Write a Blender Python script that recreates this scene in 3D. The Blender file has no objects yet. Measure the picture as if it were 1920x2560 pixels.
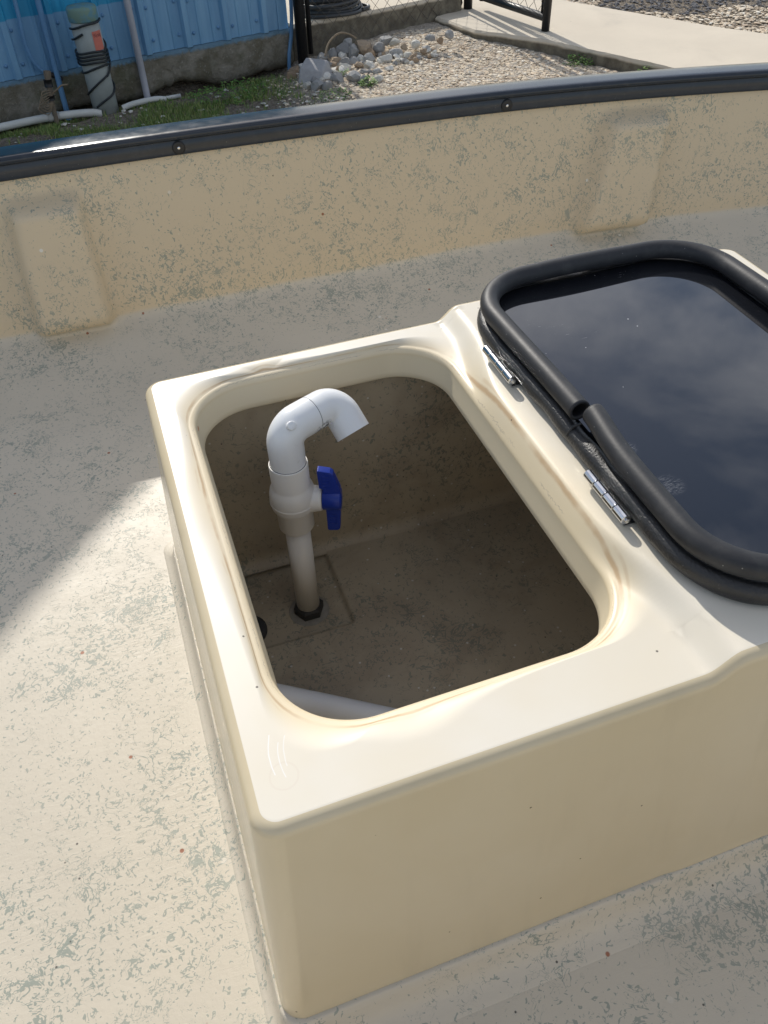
import bpy, math, random
import numpy as np
from mathutils import Vector, Matrix, Euler
random.seed(7); rng = np.random.default_rng(7)
C = bpy.context.scene.collection
SC = bpy.context.scene
R = math.radians

# ------------------------------------------------------------------ camera, light, exposure
CAM = (0.0, 0.0, 1.04)
RX = Vector((0.94226037, -0.33375729, -0.02741289))      # right
RY = Vector((-0.25098422, -0.64963492, -0.71762204))     # image down
RZ = Vector((0.22170321, 0.68306701, -0.69589306))       # viewing direction
cam = bpy.data.cameras.new('camera'); camo = bpy.data.objects.new('camera', cam); C.objects.link(camo)
m = Matrix((RX, -RY, -RZ)).transposed().to_4x4(); m.translation = Vector(CAM); camo.matrix_world = m
cam.sensor_fit = 'VERTICAL'; cam.sensor_height = 36.0; cam.lens = 2046.3 / 2560 * 36.0
cam.clip_start = 0.02; cam.clip_end = 500
SC.camera = camo

SUN_EL = R(34.5)
w = bpy.data.worlds.new("World"); SC.world = w; w.use_nodes = True
nt = w.node_tree; N = nt.nodes; L = nt.links; N.clear()
out = N.new('ShaderNodeOutputWorld'); bg = N.new('ShaderNodeBackground')
sky = N.new('ShaderNodeTexSky'); sky.sky_type = 'NISHITA'; sky.sun_disc = False
sky.sun_elevation = SUN_EL; sky.sun_rotation = R(0); sky.air_density = 1.0; sky.dust_density = 1.2; sky.ozone_density = 1.0
tc = N.new('ShaderNodeTexCoord'); sep = N.new('ShaderNodeSeparateXYZ'); L.new(tc.outputs['Generated'], sep.inputs[0])
def wm(op, a, b):
    n = N.new('ShaderNodeMath'); n.operation = op
    for i, v in enumerate((a, b)):
        if v is None: continue
        if isinstance(v, (int, float)): n.inputs[i].default_value = v
        else: L.new(v, n.inputs[i])
    return n.outputs[0]
zc = wm('MAXIMUM', sep.outputs[2], 0.06)
cx = wm('DIVIDE', sep.outputs[0], zc); cy = wm('DIVIDE', sep.outputs[1], zc)
comb = N.new('ShaderNodeCombineXYZ'); L.new(cx, comb.inputs[0]); L.new(cy, comb.inputs[1])
cn = N.new('ShaderNodeTexNoise'); cn.inputs['Scale'].default_value = 1.5; cn.inputs['Detail'].default_value = 9; cn.inputs['Roughness'].default_value = 0.58
cn.inputs['Distortion'].default_value = 0.3
L.new(comb.outputs[0], cn.inputs['Vector'])
cr = N.new('ShaderNodeValToRGB'); cr.color_ramp.elements[0].position = 0.43; cr.color_ramp.elements[1].position = 0.80
cr.color_ramp.elements[0].color = (0, 0, 0, 1); cr.color_ramp.elements[1].color = (1, 1, 1, 1); L.new(cn.outputs[0], cr.inputs[0])
mx = N.new('ShaderNodeMixRGB'); L.new(cr.outputs[0], mx.inputs[0]); L.new(sky.outputs[0], mx.inputs[1]); mx.inputs[2].default_value = (14, 14, 14.4, 1)
L.new(mx.outputs[0], bg.inputs[0]); bg.inputs[1].default_value = 0.112
L.new(bg.outputs[0], out.inputs[0])

sl = bpy.data.lights.new('sun', 'SUN'); sl.energy = 3.75; sl.angle = R(0.53); sl.color = (1.0, 0.955, 0.88)
so = bpy.data.objects.new('sun', sl); C.objects.link(so)
SUN_AZ = R(-3.0)
sd = Vector((math.sin(SUN_AZ) * math.cos(SUN_EL), math.cos(SUN_AZ) * math.cos(SUN_EL), math.sin(SUN_EL)))
so.rotation_euler = sd.to_track_quat('Z', 'Y').to_euler(); so.location = (0, 20, 14)

SC.render.engine = 'CYCLES'; SC.cycles.use_denoising = True
SC.cycles.max_bounces = 10; SC.cycles.diffuse_bounces = 6; SC.cycles.glossy_bounces = 5
SC.cycles.caustics_reflective = True; SC.cycles.blur_glossy = 0.05; SC.cycles.sample_clamp_indirect = 40.0
SC.view_settings.view_transform = 'Standard'; SC.view_settings.look = 'None'
SC.view_settings.exposure = 0.0; SC.view_settings.gamma = 1.0; SC.view_settings.use_curve_mapping = False

# ------------------------------------------------------------------ node helper
class Mat:
    def __init__(s, name, base=(.5, .5, .5), rough=.5, spec=.5, metal=0.0):
        s.m = bpy.data.materials.new(name); s.m.use_nodes = True
        s.t = s.m.node_tree; s.N = s.t.nodes; s.L = s.t.links
        s.b = s.N['Principled BSDF']
        s.set('Base Color', base); s.set('Roughness', rough); s.set('Specular IOR Level', spec); s.set('Metallic', metal)
        s.tc = s.N.new('ShaderNodeTexCoord'); s.co = s.tc.outputs['Object']
    def set(s, k, v):
        i = s.b.inputs[k]
        s.plug(v, i)
    def plug(s, v, i):
        if isinstance(v, bpy.types.NodeSocket): s.L.new(v, i)
        elif isinstance(v, (tuple, list)):
            if i.type == 'RGBA': i.default_value = (v[0], v[1], v[2], 1)
            else: i.default_value = v
        else: i.default_value = v
    def math(s, op, a, b=0.0, c=None):
        n = s.N.new('ShaderNodeMath'); n.operation = op; s.plug(a, n.inputs[0]); s.plug(b, n.inputs[1])
        if c is not None: s.plug(c, n.inputs[2])
        return n.outputs[0]
    def map(s, scale=(1, 1, 1), loc=(0, 0, 0), rot=(0, 0, 0), v=None):
        n = s.N.new('ShaderNodeMapping'); s.L.new(v or s.co, n.inputs[0])
        n.inputs['Scale'].default_value = scale; n.inputs['Location'].default_value = loc; n.inputs['Rotation'].default_value = rot
        return n.outputs[0]
    def noise(s, scale, detail=2, rough=.5, dist=0.0, v=None):
        n = s.N.new('ShaderNodeTexNoise'); s.L.new(v or s.co, n.inputs['Vector'])
        n.inputs['Scale'].default_value = scale; n.inputs['Detail'].default_value = detail
        n.inputs['Roughness'].default_value = rough; n.inputs['Distortion'].default_value = dist
        return n.outputs[0]
    def voro(s, scale, v=None, feature='F1', out='Distance', rnd=1.0):
        n = s.N.new('ShaderNodeTexVoronoi'); n.feature = feature; s.L.new(v or s.co, n.inputs['Vector'])
        n.inputs['Scale'].default_value = scale; n.inputs['Randomness'].default_value = rnd
        return n.outputs[out]
    def step(s, x, a, b):
        n = s.N.new('ShaderNodeMapRange'); n.interpolation_type = 'SMOOTHSTEP'
        s.plug(x, n.inputs['Value']); s.plug(a, n.inputs['From Min']); s.plug(b, n.inputs['From Max'])
        return n.outputs[0]
    def mix(s, f, a, b, mode='MIX'):
        n = s.N.new('ShaderNodeMixRGB'); n.blend_type = mode
        s.plug(f, n.inputs[0]); s.plug(a, n.inputs[1]); s.plug(b, n.inputs[2]); return n.outputs[0]
    def attr(s, name):
        n = s.N.new('ShaderNodeAttribute'); n.attribute_name = name; return n
    def xyz(s, v=None):
        n = s.N.new('ShaderNodeSeparateXYZ'); s.L.new(v or s.co, n.inputs[0]); return n.outputs
    def bump(s, h, strength=.3, dist=.002):
        n = s.N.new('ShaderNodeBump'); s.plug(h, n.inputs['Height']); n.inputs['Strength'].default_value = strength
        n.inputs['Distance'].default_value = dist
        s.L.new(n.outputs[0], s.b.inputs['Normal'])

def dots(M, scale, radius, keep, v=None):
    """sparse round specks: voronoi cells, a share of them kept"""
    n = M.N.new('ShaderNodeTexVoronoi'); M.L.new(v or M.co, n.inputs['Vector']); n.inputs['Scale'].default_value = scale
    d = M.step(n.outputs['Distance'], radius, radius * .6)
    sx = M.N.new('ShaderNodeSeparateXYZ'); M.L.new(n.outputs['Color'], sx.inputs[0])
    k = M.math('LESS_THAN', sx.outputs[0], keep)
    return M.math('MULTIPLY', d, k)

def fleck_paint(name, base, fleck, rough, amount=0.0, floor=False, dirty=0.0, tan=None):
    M = Mat(name, base, rough)
    warp = M.noise(9, 2, .5, 0)
    gate = M.noise(6.0, 3, .6, .4)
    va = M.map((1.0, 1.0, .8))
    lo_ = .55 - amount * 3; hi_ = lo_ + .13
    def veins(sc, dist, wmin, wmax, gsc):
        nA = M.noise(sc, 3, .55, dist, va)
        g = M.math('MULTIPLY', M.step(M.noise(gsc, 2, .55, .6), .50, .66), M.step(gate, lo_ - .20, hi_))
        wv_ = M.math('MULTIPLY_ADD', g, wmax - wmin, wmin)
        line = M.math('SUBTRACT', wv_, M.math('ABSOLUTE', M.math('SUBTRACT', nA, .5)))
        return M.math('MULTIPLY', M.step(line, -.002, .004), M.step(g, .02, .10))
    f1 = veins(21, 2.4, .0, .030, 15)
    f2 = veins(46, 2.0, .0, .036, 30)
    n2 = M.noise(150, 2, .5, 1.0, va)
    f3 = M.step(M.math('SUBTRACT', n2, M.math('MULTIPLY_ADD', gate, -.34, .815 - amount)), -.006, .012)
    f = M.math('MAXIMUM', M.math('MAXIMUM', f1, f2), f3)
    tone = M.noise(2.2, 3, .6)
    b = M.mix(M.step(tone, .3, .7), tuple(c * .95 for c in base), tuple(min(1, c * 1.04) for c in base))
    if tan:
        zz = M.xyz(M.N.new('ShaderNodeNewGeometry').outputs['Position'])[2]
        b = M.mix(M.step(M.math('MULTIPLY_ADD', M.noise(8, 3), .008, zz), .066, .076), b, M.mix(tone, tuple(c * .94 for c in tan), tan))  # wall tone above the crease: warm bounce light put into the same paint
    fl = M.mix(M.noise(28, 1), fleck, tuple(c * 1.12 for c in fleck))
    col = M.mix(M.math('MULTIPLY', f, M.math('MULTIPLY_ADD', M.noise(5, 2), .5, .46)), b, fl)
    if tan:
        wsp = M.math('MULTIPLY', dots(M, 34, .16, .14), M.step(M.noise(2.6, 2), .55, .62))
        col = M.mix(M.math('MULTIPLY', wsp, .8), col, (.78, .75, .68))
    # grime
    if dirty > 0:
        g = M.step(M.noise(7, 5, .65, .5), .42, .70)
        col = M.mix(M.math('MULTIPLY', g, dirty), col, (.16, .115, .075))
        col = M.mix(M.math('MULTIPLY', dots(M, 90, .20, .10), .7), col, (.62, .60, .54))
    col = M.mix(M.math('MULTIPLY', dots(M, 60, .11, .10), .85), col, (.03, .026, .022))
    col = M.mix(M.math('MULTIPLY', dots(M, 22, .085, .16), .9), col, (.30, .085, .025))
    M.set('Base Color', col)
    hgt = M.math('MULTIPLY', f, .6)
    if floor:
        vs = M.map((1.0, 9.0, 1.0), rot=(0, 0, R(-38)))
        br = M.noise(21, 5, .75, .6, vs)
        hgt = M.math('ADD', hgt, M.math('MULTIPLY', br, M.math('MULTIPLY', M.step(M.noise(3.0, 3), .35, .65), 1.3)))
        hgt = M.math('ADD', hgt, M.math('MULTIPLY', M.noise(120, 3, .6), .7))
    else:
        hgt = M.math('ADD', hgt, M.math('MULTIPLY', M.noise(26, 3, .6), 1.0))
    M.bump(hgt, .32, .0016)
    M.set('Roughness', M.math('MULTIPLY_ADD', M.noise(18, 2), .18, rough - .09))
    return M.m

# ------------------------------------------------------------------ materials
LINER = (.60, .54, .43)
M_liner = fleck_paint('spatter_painted_liner', LINER, (.225, .262, .222), .50, .013, True, 0, (.665, .545, .365))
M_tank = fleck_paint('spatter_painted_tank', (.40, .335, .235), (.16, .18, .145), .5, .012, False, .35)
M_curb = fleck_paint('spatter_painted_curb', LINER, (.27, .315, .275), .50, .05, True)

def mk_gelcoat():
    M = Mat('cream_gelcoat', (.76, .68, .52), .22)
    d = M.attr('lip').outputs['Fac']
    n = M.noise(16, 4, .6); big = M.noise(3.2, 4, .6, .4)
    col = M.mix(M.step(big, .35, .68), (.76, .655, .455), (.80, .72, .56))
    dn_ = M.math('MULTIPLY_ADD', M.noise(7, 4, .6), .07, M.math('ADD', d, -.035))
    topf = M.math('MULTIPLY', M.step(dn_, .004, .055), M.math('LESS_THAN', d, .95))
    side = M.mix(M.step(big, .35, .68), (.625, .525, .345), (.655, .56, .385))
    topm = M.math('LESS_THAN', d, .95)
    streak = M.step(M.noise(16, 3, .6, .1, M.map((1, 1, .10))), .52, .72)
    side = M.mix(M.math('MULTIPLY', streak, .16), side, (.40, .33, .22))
    col = M.mix(topm, side, (.74, .645, .46))  # top paler, sides darker and tanner: sun and shade put into the colour
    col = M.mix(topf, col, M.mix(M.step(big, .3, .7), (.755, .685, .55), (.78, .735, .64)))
    # pale outer band: overexposure and sky sheen painted in; yellower round the lip
    y = M.math('MULTIPLY', M.step(d, .052, .018), M.step(d, -.004, .006))
    col = M.mix(M.math('MULTIPLY', y, .55), col, (.73, .60, .39))
    def ring(r, wdt, k, c, col, nn, lo, hi):
        dd = M.math('ABSOLUTE', M.math('SUBTRACT', M.math('MULTIPLY_ADD', nn, .006, d), r + .003))
        f = M.math('MULTIPLY', M.step(dd, wdt, wdt * .2), M.step(M.noise(11, 3, .6), lo, hi))
        return M.mix(M.math('MULTIPLY', f, k), col, c)
    col = ring(.026, .0030, .70, (.46, .29, .14), col, n, .30, .56)
    col = ring(.032, .0022, .35, (.52, .36, .19), col, M.noise(9, 2), .48, .62)
    # hair scratches with dirt
    vs = M.noise(90, 4, .7, 1.5)
    dd = M.math('ABSOLUTE', M.math('SUBTRACT', M.math('MULTIPLY_ADD', vs, .012, d), .0195))
    f = M.math('MULTIPLY', M.step(dd, .0009, .0003), M.step(M.noise(14, 2), .50, .58))
    col = M.mix(M.math('MULTIPLY', f, .38), col, (.26, .22, .18))
    co = M.xyz()
    def near(px_, py_):
        ex = M.math('SUBTRACT', co[0], px_ - .45); ey = M.math('SUBTRACT', co[1], py_ - .66)
        return M.math('SQRT', M.math('ADD', M.math('MULTIPLY', ex, ex), M.math('MULTIPLY', ey, ey)))
    wob = M.math('MULTIPLY', M.math('SUBTRACT', M.noise(30, 2), .5), .004)
    def arc(px_, py_, r_, wd_, c_, k_, y0_, y1_, col):
        dd = M.math('ABSOLUTE', M.math('SUBTRACT', M.math('ADD', near(px_, py_), wob), r_))
        f = M.math('MULTIPLY', M.math('MULTIPLY', M.step(dd, wd_, wd_ * .3), M.math('LESS_THAN', co[0], .07 - .45)), M.math('MULTIPLY', M.math('GREATER_THAN', co[1], y0_ - .66), M.math('LESS_THAN', co[1], y1_ - .66)))
        return M.mix(M.math('MULTIPLY', M.math('MULTIPLY', f, topm), k_), col, c_)
    col = arc(.018, .362, .0125, .0014, (.60, .46, .36), .12, .3, .4, col)
    col = arc(.090, .378, .080, .0008, (.86, .84, .80), .8, .365, .405, col)
    col = arc(.090, .374, .072, .0007, (.86, .84, .80), .7, .36, .395, col)
    col = arc(.096, .372, .073, .0007, (.86, .84, .80), .6, .37, .40, col)
    sc2 = M.math('MULTIPLY', M.step(M.noise(60, 3, .7, .4, M.map((1, 9, 1), rot=(0, 0, R(25)))), .70, .74), M.step(M.noise(8, 2), .55, .66))
    col = M.mix(M.math('MULTIPLY', M.math('MULTIPLY', sc2, topm), .12), col, (.50, .43, .33))
    col = M.mix(M.math('MULTIPLY', dots(M, 46, .07, .14), .85), col, (.05, .04, .03))
    col = M.mix(M.math('MULTIPLY', M.math('MULTIPLY', dots(M, 19, .085, .14), topm), .85), col, (.48, .17, .04))
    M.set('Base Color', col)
    M.set('Roughness', M.math('ADD', M.math('MULTIPLY_ADD', M.noise(25, 3), .10, .14), M.math('MULTIPLY', M.math('LESS_THAN', d, .95), .20)))
    M.bump(M.math('ADD', M.math('MULTIPLY', M.noise(6, 1), .5), M.math('MULTIPLY', M.noise(420, 2), .02)), .05, .003)
    return M.m
M_gel = mk_gelcoat()

def simple(name, base, rough, spec=.5, metal=0, nscale=40, var=.12, bump=0, bscale=200, bdist=.001):
    M = Mat(name, base, rough, spec, metal)
    n = M.noise(nscale, 4, .6)
    M.set('Base Color', M.mix(n, tuple(c * (1 - var) for c in base), tuple(min(1, c * (1 + var)) for c in base)))
    M.set('Roughness', M.math('MULTIPLY_ADD', n, .16, rough - .08))
    if bump: M.bump(M.noise(bscale, 3, .6), bump, bdist)
    return M.m
def dusty(name, base, rough, spec=.5, bump=.2, bscale=180, dust=.5, metal=0):
    M = Mat(name, base, rough, spec, metal)
    n = M.noise(30, 5, .65)
    col = M.mix(M.math('MULTIPLY', M.step(n, .45, .8), dust * .12), base, (.35, .34, .32))
    col = M.mix(M.math('MULTIPLY', dots(M, 170, .12, .12), dust), col, (.5, .48, .44))
    M.set('Base Color', col)
    M.set('Roughness', M.math('MULTIPLY_ADD', n, .22, rough - .11))
    if bump: M.bump(M.noise(bscale, 3, .6), bump, .001)
    return M.m
M_rub = dusty('black_vinyl_rub_rail', (.026, .033, .044), .20, .40, .02, 60, .3)
M_hose = dusty('black_rubber_bulb', (.021, .022, .025), .52, .42, .15, 300, .6)
M_trim = dusty('black_textured_trim', (.014, .014, .015), .42, .6, 1.0, 330, .15)
M_blackplastic = simple('black_plastic', (.014, .014, .015), .5)
M_steel = simple('polished_steel', (.62, .63, .65), .16, .5, 1.0, 80, .1)
def mk_pane():
    M = Mat('smoked_acrylic', (.006, .007, .010), .03, .9); M.set('Coat Weight', .4); M.set('Coat Roughness', .01); M.set('Coat IOR', 1.5)
    sc = M.math('MULTIPLY', dots(M, 55, .07, .22), .9)
    vs = M.map((1, 7, 1), rot=(0, 0, R(38)))
    s2 = M.math('MULTIPLY', M.step(M.noise(70, 3, .7, .2, vs), .66, .72), M.step(M.noise(9, 2), .60, .68))
    def blob(px_, py_, r_):
        vm = M.N.new('ShaderNodeVectorMath'); vm.operation = 'DISTANCE'; ge = M.N.new('ShaderNodeNewGeometry')
        M.L.new(ge.outputs['Position'], vm.inputs[0]); vm.inputs[1].default_value = (px_, py_, .437); return M.step(vm.outputs['Value'], r_, r_ * .4)
    s3 = M.step(M.noise(160, 4, .75, .2, M.map((1, 9, 1), rot=(0, 0, R(15)))), .50, .62)
    s2 = M.math('MAXIMUM', s2, M.math('MULTIPLY', s3, M.math('MAXIMUM', blob(.486, .590, .013), M.math('MAXIMUM', blob(.494, .520, .020), blob(.482, .612, .009)))))
    f = M.math('MAXIMUM', sc, M.math('MULTIPLY', s2, .30))
    haze = M.math('MULTIPLY', M.noise(6, 4, .6), .012)
    M.set('Base Color', M.mix(M.math('ADD', f, haze), (.006, .007, .010), (.5, .5, .5)))
    M.set('Roughness', M.math('MULTIPLY_ADD', M.noise(12, 4), .03, .015))
    return M.m
M_pane = mk_pane()
def mk_pvc(name, base, rough, grime, spot=None):
    M = Mat(name, base, rough)
    col = M.mix(M.noise(22, 4, .6), tuple(c * .94 for c in base), base)
    g = M.math('MULTIPLY', M.step(M.noise(34, 5, .7, .8), .64, .70), M.step(M.noise(9, 2), .50, .62))
    col = M.mix(M.math('MULTIPLY', g, grime), col, (.10, .09, .08))
    M.set('Base Color', col)
    if spot:
        ge = M.N.new('ShaderNodeNewGeometry'); vm = M.N.new('ShaderNodeVectorMath'); vm.operation = 'DISTANCE'
        M.L.new(ge.outputs['Position'], vm.inputs[0]); vm.inputs[1].default_value = spot
        g2 = M.math('MULTIPLY', M.step(vm.outputs['Value'], .017, .006), M.step(M.noise(150, 4, .7), .46, .54))
        col = M.mix(M.math('MULTIPLY', g2, .9), col, (.02, .018, .016)); M.set('Base Color', col)
    M.set('Subsurface Weight', .08); M.set('Subsurface Radius', (.004, .004, .003)); M.set('Subsurface Scale', 1.0)
    M.bump(M.noise(60, 2), .05, .001)
    return M.m
M_pvc = mk_pvc('white_pvc', (.80, .81, .81), .30, .55, (.196, .846, .361))
M_pvc_old = mk_pvc('yellowed_pvc', (.76, .735, .68), .34, .4)
M_pvc_tube = mk_pvc('milky_pvc', (.82, .83, .84), .3, .05)
M_blue_handle = simple('blue_plastic', (.008, .035, .30), .33, .5, 0, 60, .12, .03, 40)
M_gasket = simple('dark_joint_line', (.03, .03, .035), .6)

def mk_shed():
    M = Mat('blue_painted_sheet_metal', (.10, .27, .52), .45)
    x = M.xyz()
    g = M.noise(5, 4, .6); st = M.noise(14, 3, .6, .2, M.map((1, 1, .12)))
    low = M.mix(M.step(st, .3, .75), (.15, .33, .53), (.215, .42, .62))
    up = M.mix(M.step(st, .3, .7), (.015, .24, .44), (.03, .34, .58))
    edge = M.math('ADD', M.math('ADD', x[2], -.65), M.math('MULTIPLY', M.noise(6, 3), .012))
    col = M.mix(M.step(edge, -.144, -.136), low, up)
    sc = M.math('MULTIPLY', M.step(M.noise(40, 4, .7), .68, .74), .5)
    col = M.mix(sc, col, (.30, .38, .45))
    M.set('Base Color', col); M.set('Roughness', M.math('MULTIPLY_ADD', g, .2, .35)); M.bump(M.noise(20, 2), .1, .003)
    return M.m
M_shed = mk_shed()
def mk_found():
    M = Mat('weathered_concrete', (.24, .22, .18), .85, .3)
    n = M.noise(9, 6, .65, .3); n2 = M.noise(45, 4, .7)
    col = M.mix(M.step(n, .35, .7), (.16, .145, .105), (.30, .28, .235))
    col = M.mix(M.math('MULTIPLY', M.step(n2, .58, .66), .5), col, (.40, .38, .34))
    col = M.mix(M.math('MULTIPLY', M.step(M.noise(4, 4, .6), .5, .65), .55), col, (.085, .095, .045))
    x = M.xyz()
    blue = M.math('MULTIPLY', M.step(M.math('MULTIPLY_ADD', n2, .05, x[2]), .188, .210), .8)
    col = M.mix(blue, col, (.12, .25, .36))
    M.set('Base Color', col); M.bump(M.math('ADD', n, n2), .9, .012)
    return M.m
M_found = mk_found()
def mk_slab(name, base, stain):
    M = Mat(name, base, .85, .3)
    n = M.noise(2.2, 6, .6, .3); n2 = M.noise(60, 3, .6)
    col = M.mix(M.step(n, .3, .7), tuple(c * .92 for c in base), base)
    col = M.mix(M.math('MULTIPLY', M.step(n2, .6, .7), .18), col, stain)
    col = M.mix(M.math('MULTIPLY', M.step(M.noise(1.3, 5, .65, .5), .55, .72), .35), col, stain)
    cr_ = M.voro(.28, M.map((1, 1, 1), (.3, .1, 0)), 'DISTANCE_TO_EDGE'); cr_ = M.math('MULTIPLY', M.step(M.math('ADD', cr_, M.math('MULTIPLY', M.noise(9, 4), .03)), .010, .006), .30)
    col = M.mix(cr_, col, (.22, .19, .15))
    col = M.mix(M.math('MULTIPLY', dots(M, 5, .05, .3), .6), col, (.12, .10, .08))
    # weathered dark vertical edges: real grime, kept by height
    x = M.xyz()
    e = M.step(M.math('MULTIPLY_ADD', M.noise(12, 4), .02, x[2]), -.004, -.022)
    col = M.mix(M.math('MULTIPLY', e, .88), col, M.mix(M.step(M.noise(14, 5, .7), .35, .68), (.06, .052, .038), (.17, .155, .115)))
    M.set('Base Color', col); M.bump(n2, .3, .003)
    return M.m
M_slab = mk_slab('pale_concrete', (.66, .58, .46), (.42, .38, .31))
M_walk = mk_slab('cream_concrete', (.66, .585, .47), (.42, .38, .32))
def mk_ground():
    M = Mat('sandy_dirt', (.25, .21, .16), .95, .2)
    n = M.noise(3, 5, .6, .3); n2 = M.noise(38, 5, .7); n3 = M.voro(70)
    x = M.xyz()
    pale = M.step(M.math('MULTIPLY_ADD', M.noise(3.2, 4), .5, x[0]), 1.35, 1.95)
    dirt = M.mix(M.step(n2, .35, .65), (.15, .12, .09), (.29, .25, .195))
    grav = M.mix(M.step(n2, .3, .7), (.36, .31, .25), (.58, .52, .44))
    col = M.mix(pale, dirt, grav)
    M.set('Base Color', col); M.bump(M.math('ADD', n2, n3), .8, .015)
    return M.m
M_ground = mk_ground()
def mk_stone(name, pal, mossy=0):
    M = Mat(name, pal[0], .9, .25)
    a = M.attr('tone').outputs['Fac']
    rmp = M.N.new('ShaderNodeValToRGB'); M.L.new(a, rmp.inputs[0])
    e = rmp.color_ramp.elements; e[0].color = (*pal[0], 1); e[0].position = 0; e[1].color = (*pal[-1], 1); e[1].position = 1
    for i, p in enumerate(pal[1:-1]):
        q = e.new((i + 1) / (len(pal) - 1)); q.color = (*p, 1)
    n = M.noise(45, 5, .65)
    col = M.mix(.45, rmp.outputs[0], M.mix(n, (.10, .095, .085), (.62, .60, .56)), 'OVERLAY')
    M.set('Base Color', col); M.bump(n, .6, .006)
    return M.m
M_gravel = mk_stone('shell_gravel', [(.52, .43, .32), (.72, .61, .48), (.80, .72, .60), (.64, .54, .42), (.85, .80, .71)])
M_rockgrey = mk_stone('grey_rock', [(.30, .30, .30), (.46, .46, .45)])
M_rockwhite = mk_stone('white_rock', [(.58, .56, .51), (.76, .74, .69)])
M_rocktan = mk_stone('tan_rock', [(.34, .25, .17), (.44, .35, .26)])
M_block = mk_stone('grey_block', [(.42, .42, .43), (.44, .44, .45)])
def mk_leaf(name, a, b):
    M = Mat(name, a, .6, .3)
    t = M.attr('tone').outputs['Fac']
    M.set('Base Color', M.mix(t, a, b)); M.set('Transmission Weight', 0.0)
    return M.m
M_grass = mk_leaf('grass_blades', (.10, .22, .045), (.34, .37, .14))
M_weed = mk_leaf('weed_leaves', (.06, .16, .03), (.20, .31, .07))
M_fence = simple('black_fence_paint', (.010, .011, .013), .38)
M_wire = simple('black_coated_wire', (.11, .10, .085), .5)
M_stand = simple('grey_pvc_standpipe', (.36, .40, .39), .6, .4, 0, 14, .22, .2, 60)
def mk_cap():
    M = Mat('mossy_cap', (.2, .3, .3), .7)
    M.set('Base Color', M.mix(M.step(M.noise(18, 3), .45, .58), (.12, .26, .31), (.17, .27, .22))); return M.m
M_cap = mk_cap()
M_cord = simple('black_cord', (.012, .018, .022), .4)
M_tagc = simple('salmon_sticker', (.62, .19, .14), .6, .4, 0, 30, .15)
M_ink = simple('faded_ink', (.17, .05, .06), .7)
M_conduit = simple('pale_grey_conduit', (.40, .41, .45), .5)
M_bluepipe = simple('blue_painted_pipe', (.12, .27, .47), .45, .5, 0, 20, .2)
M_groundpipe = simple('white_ground_pipe', (.58, .59, .56), .45, .4, 0, 16, .16)
M_wood = simple('grey_weathered_wood', (.20, .165, .125), .85, .2, 0, 30, .3, .5, 70, .004)
M_tape = simple('black_tape', (.012, .012, .013), .5)
M_grimy = simple('grimy_dark_fitting', (.035, .034, .032), .6, .4, 0, 50, .5, .3, 90)
M_sump = simple('grimy_sump_ring', (.26, .24, .20), .7, .4, 0, 60, .4, .3, 90)
M_twig = simple('dry_twig', (.24, .19, .13), .9)
M_cable = dusty('dark_grey_cable', (.05, .055, .06), .45, .5, .1, 90, .4)
M_gravel_shade = mk_stone('gravel_shade_patch', [(.10, .10, .11), (.2, .2, .21), (.14, .14, .15)])  # darker stones that paint a cast shadow onto the pale gravel
M_roof = simple('galvanised_roof', (.4, .42, .44), .4, .5, .6)
M_hull = simple('cream_hull', (.62, .56, .44), .3)

# ------------------------------------------------------------------ mesh helpers
def tag(o, label=None, cat=None, group=None, kind=None):
    if label: o['label'] = label
    if cat: o['category'] = cat
    if group: o['group'] = group
    if kind: o['kind'] = kind
    return o
def empty(name, loc, label=None, cat=None, group=None):
    o = bpy.data.objects.new(name, None); C.objects.link(o); o.location = loc; o.empty_display_size = .05
    return tag(o, label, cat, group)
def wloc(o):
    v = Vector((0, 0, 0))
    while o is not None: v += Vector(o.location); o = o.parent
    return v
def obj(name, V, F, mat, parent=None, smooth=True, loc=None, attrs=None, auto=None):
    """V in world coordinates; the object origin sits at the parent's origin (or loc)"""
    V = np.asarray(V, float).reshape(-1, 3)
    o0 = np.array(wloc(parent)) if parent is not None else np.array(loc if loc is not None else (0, 0, 0), float)
    me = bpy.data.meshes.new(name)
    me.from_pydata((V - o0).tolist(), [], [tuple(int(i) for i in f) for f in F]); me.validate()
    if mat is not None: me.materials.append(mat)
    if smooth: me.polygons.foreach_set('use_smooth', [True] * len(me.polygons))
    if attrs:
        for k, a in attrs.items():
            at = me.attributes.new(k, 'FLOAT', 'POINT'); at.data.foreach_set('value', np.asarray(a, np.float32))
    me.update()
    o = bpy.data.objects.new(name, me); C.objects.link(o)
    if parent is not None: o.parent = parent
    elif loc is not None: o.location = loc
    if auto: 
        md = o.modifiers.new('edge', 'EDGE_SPLIT'); md.split_angle = R(auto)
    return o
def join(*ms):
    V = []; F = []; n = 0
    for v, f in ms:
        v = np.asarray(v, float).reshape(-1, 3)
        V.append(v); F += [tuple(i + n for i in q) for q in f]; n += len(v)
    return np.concatenate(V), F
def frames(P, closed=False):
    P = np.asarray(P, float); n = len(P)
    T = np.zeros_like(P)
    for i in range(n):
        a = P[(i - 1) % n] if (closed or i > 0) else P[i]
        b = P[(i + 1) % n] if (closed or i < n - 1) else P[i]
        T[i] = (b - a) / max(np.linalg.norm(b - a), 1e-9)
    up = np.array([0, 0, 1.0]) if abs(T[0][2]) < .9 else np.array([1.0, 0, 0])
    U = up - T[0] * (up @ T[0]); U /= np.linalg.norm(U)
    Us = []
    for i in range(n):
        U = U - T[i] * (U @ T[i]); U /= np.linalg.norm(U); Us.append(U.copy())
    Us = np.array(Us); Vs = np.cross(T, Us)
    return T, Us, Vs
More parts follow.
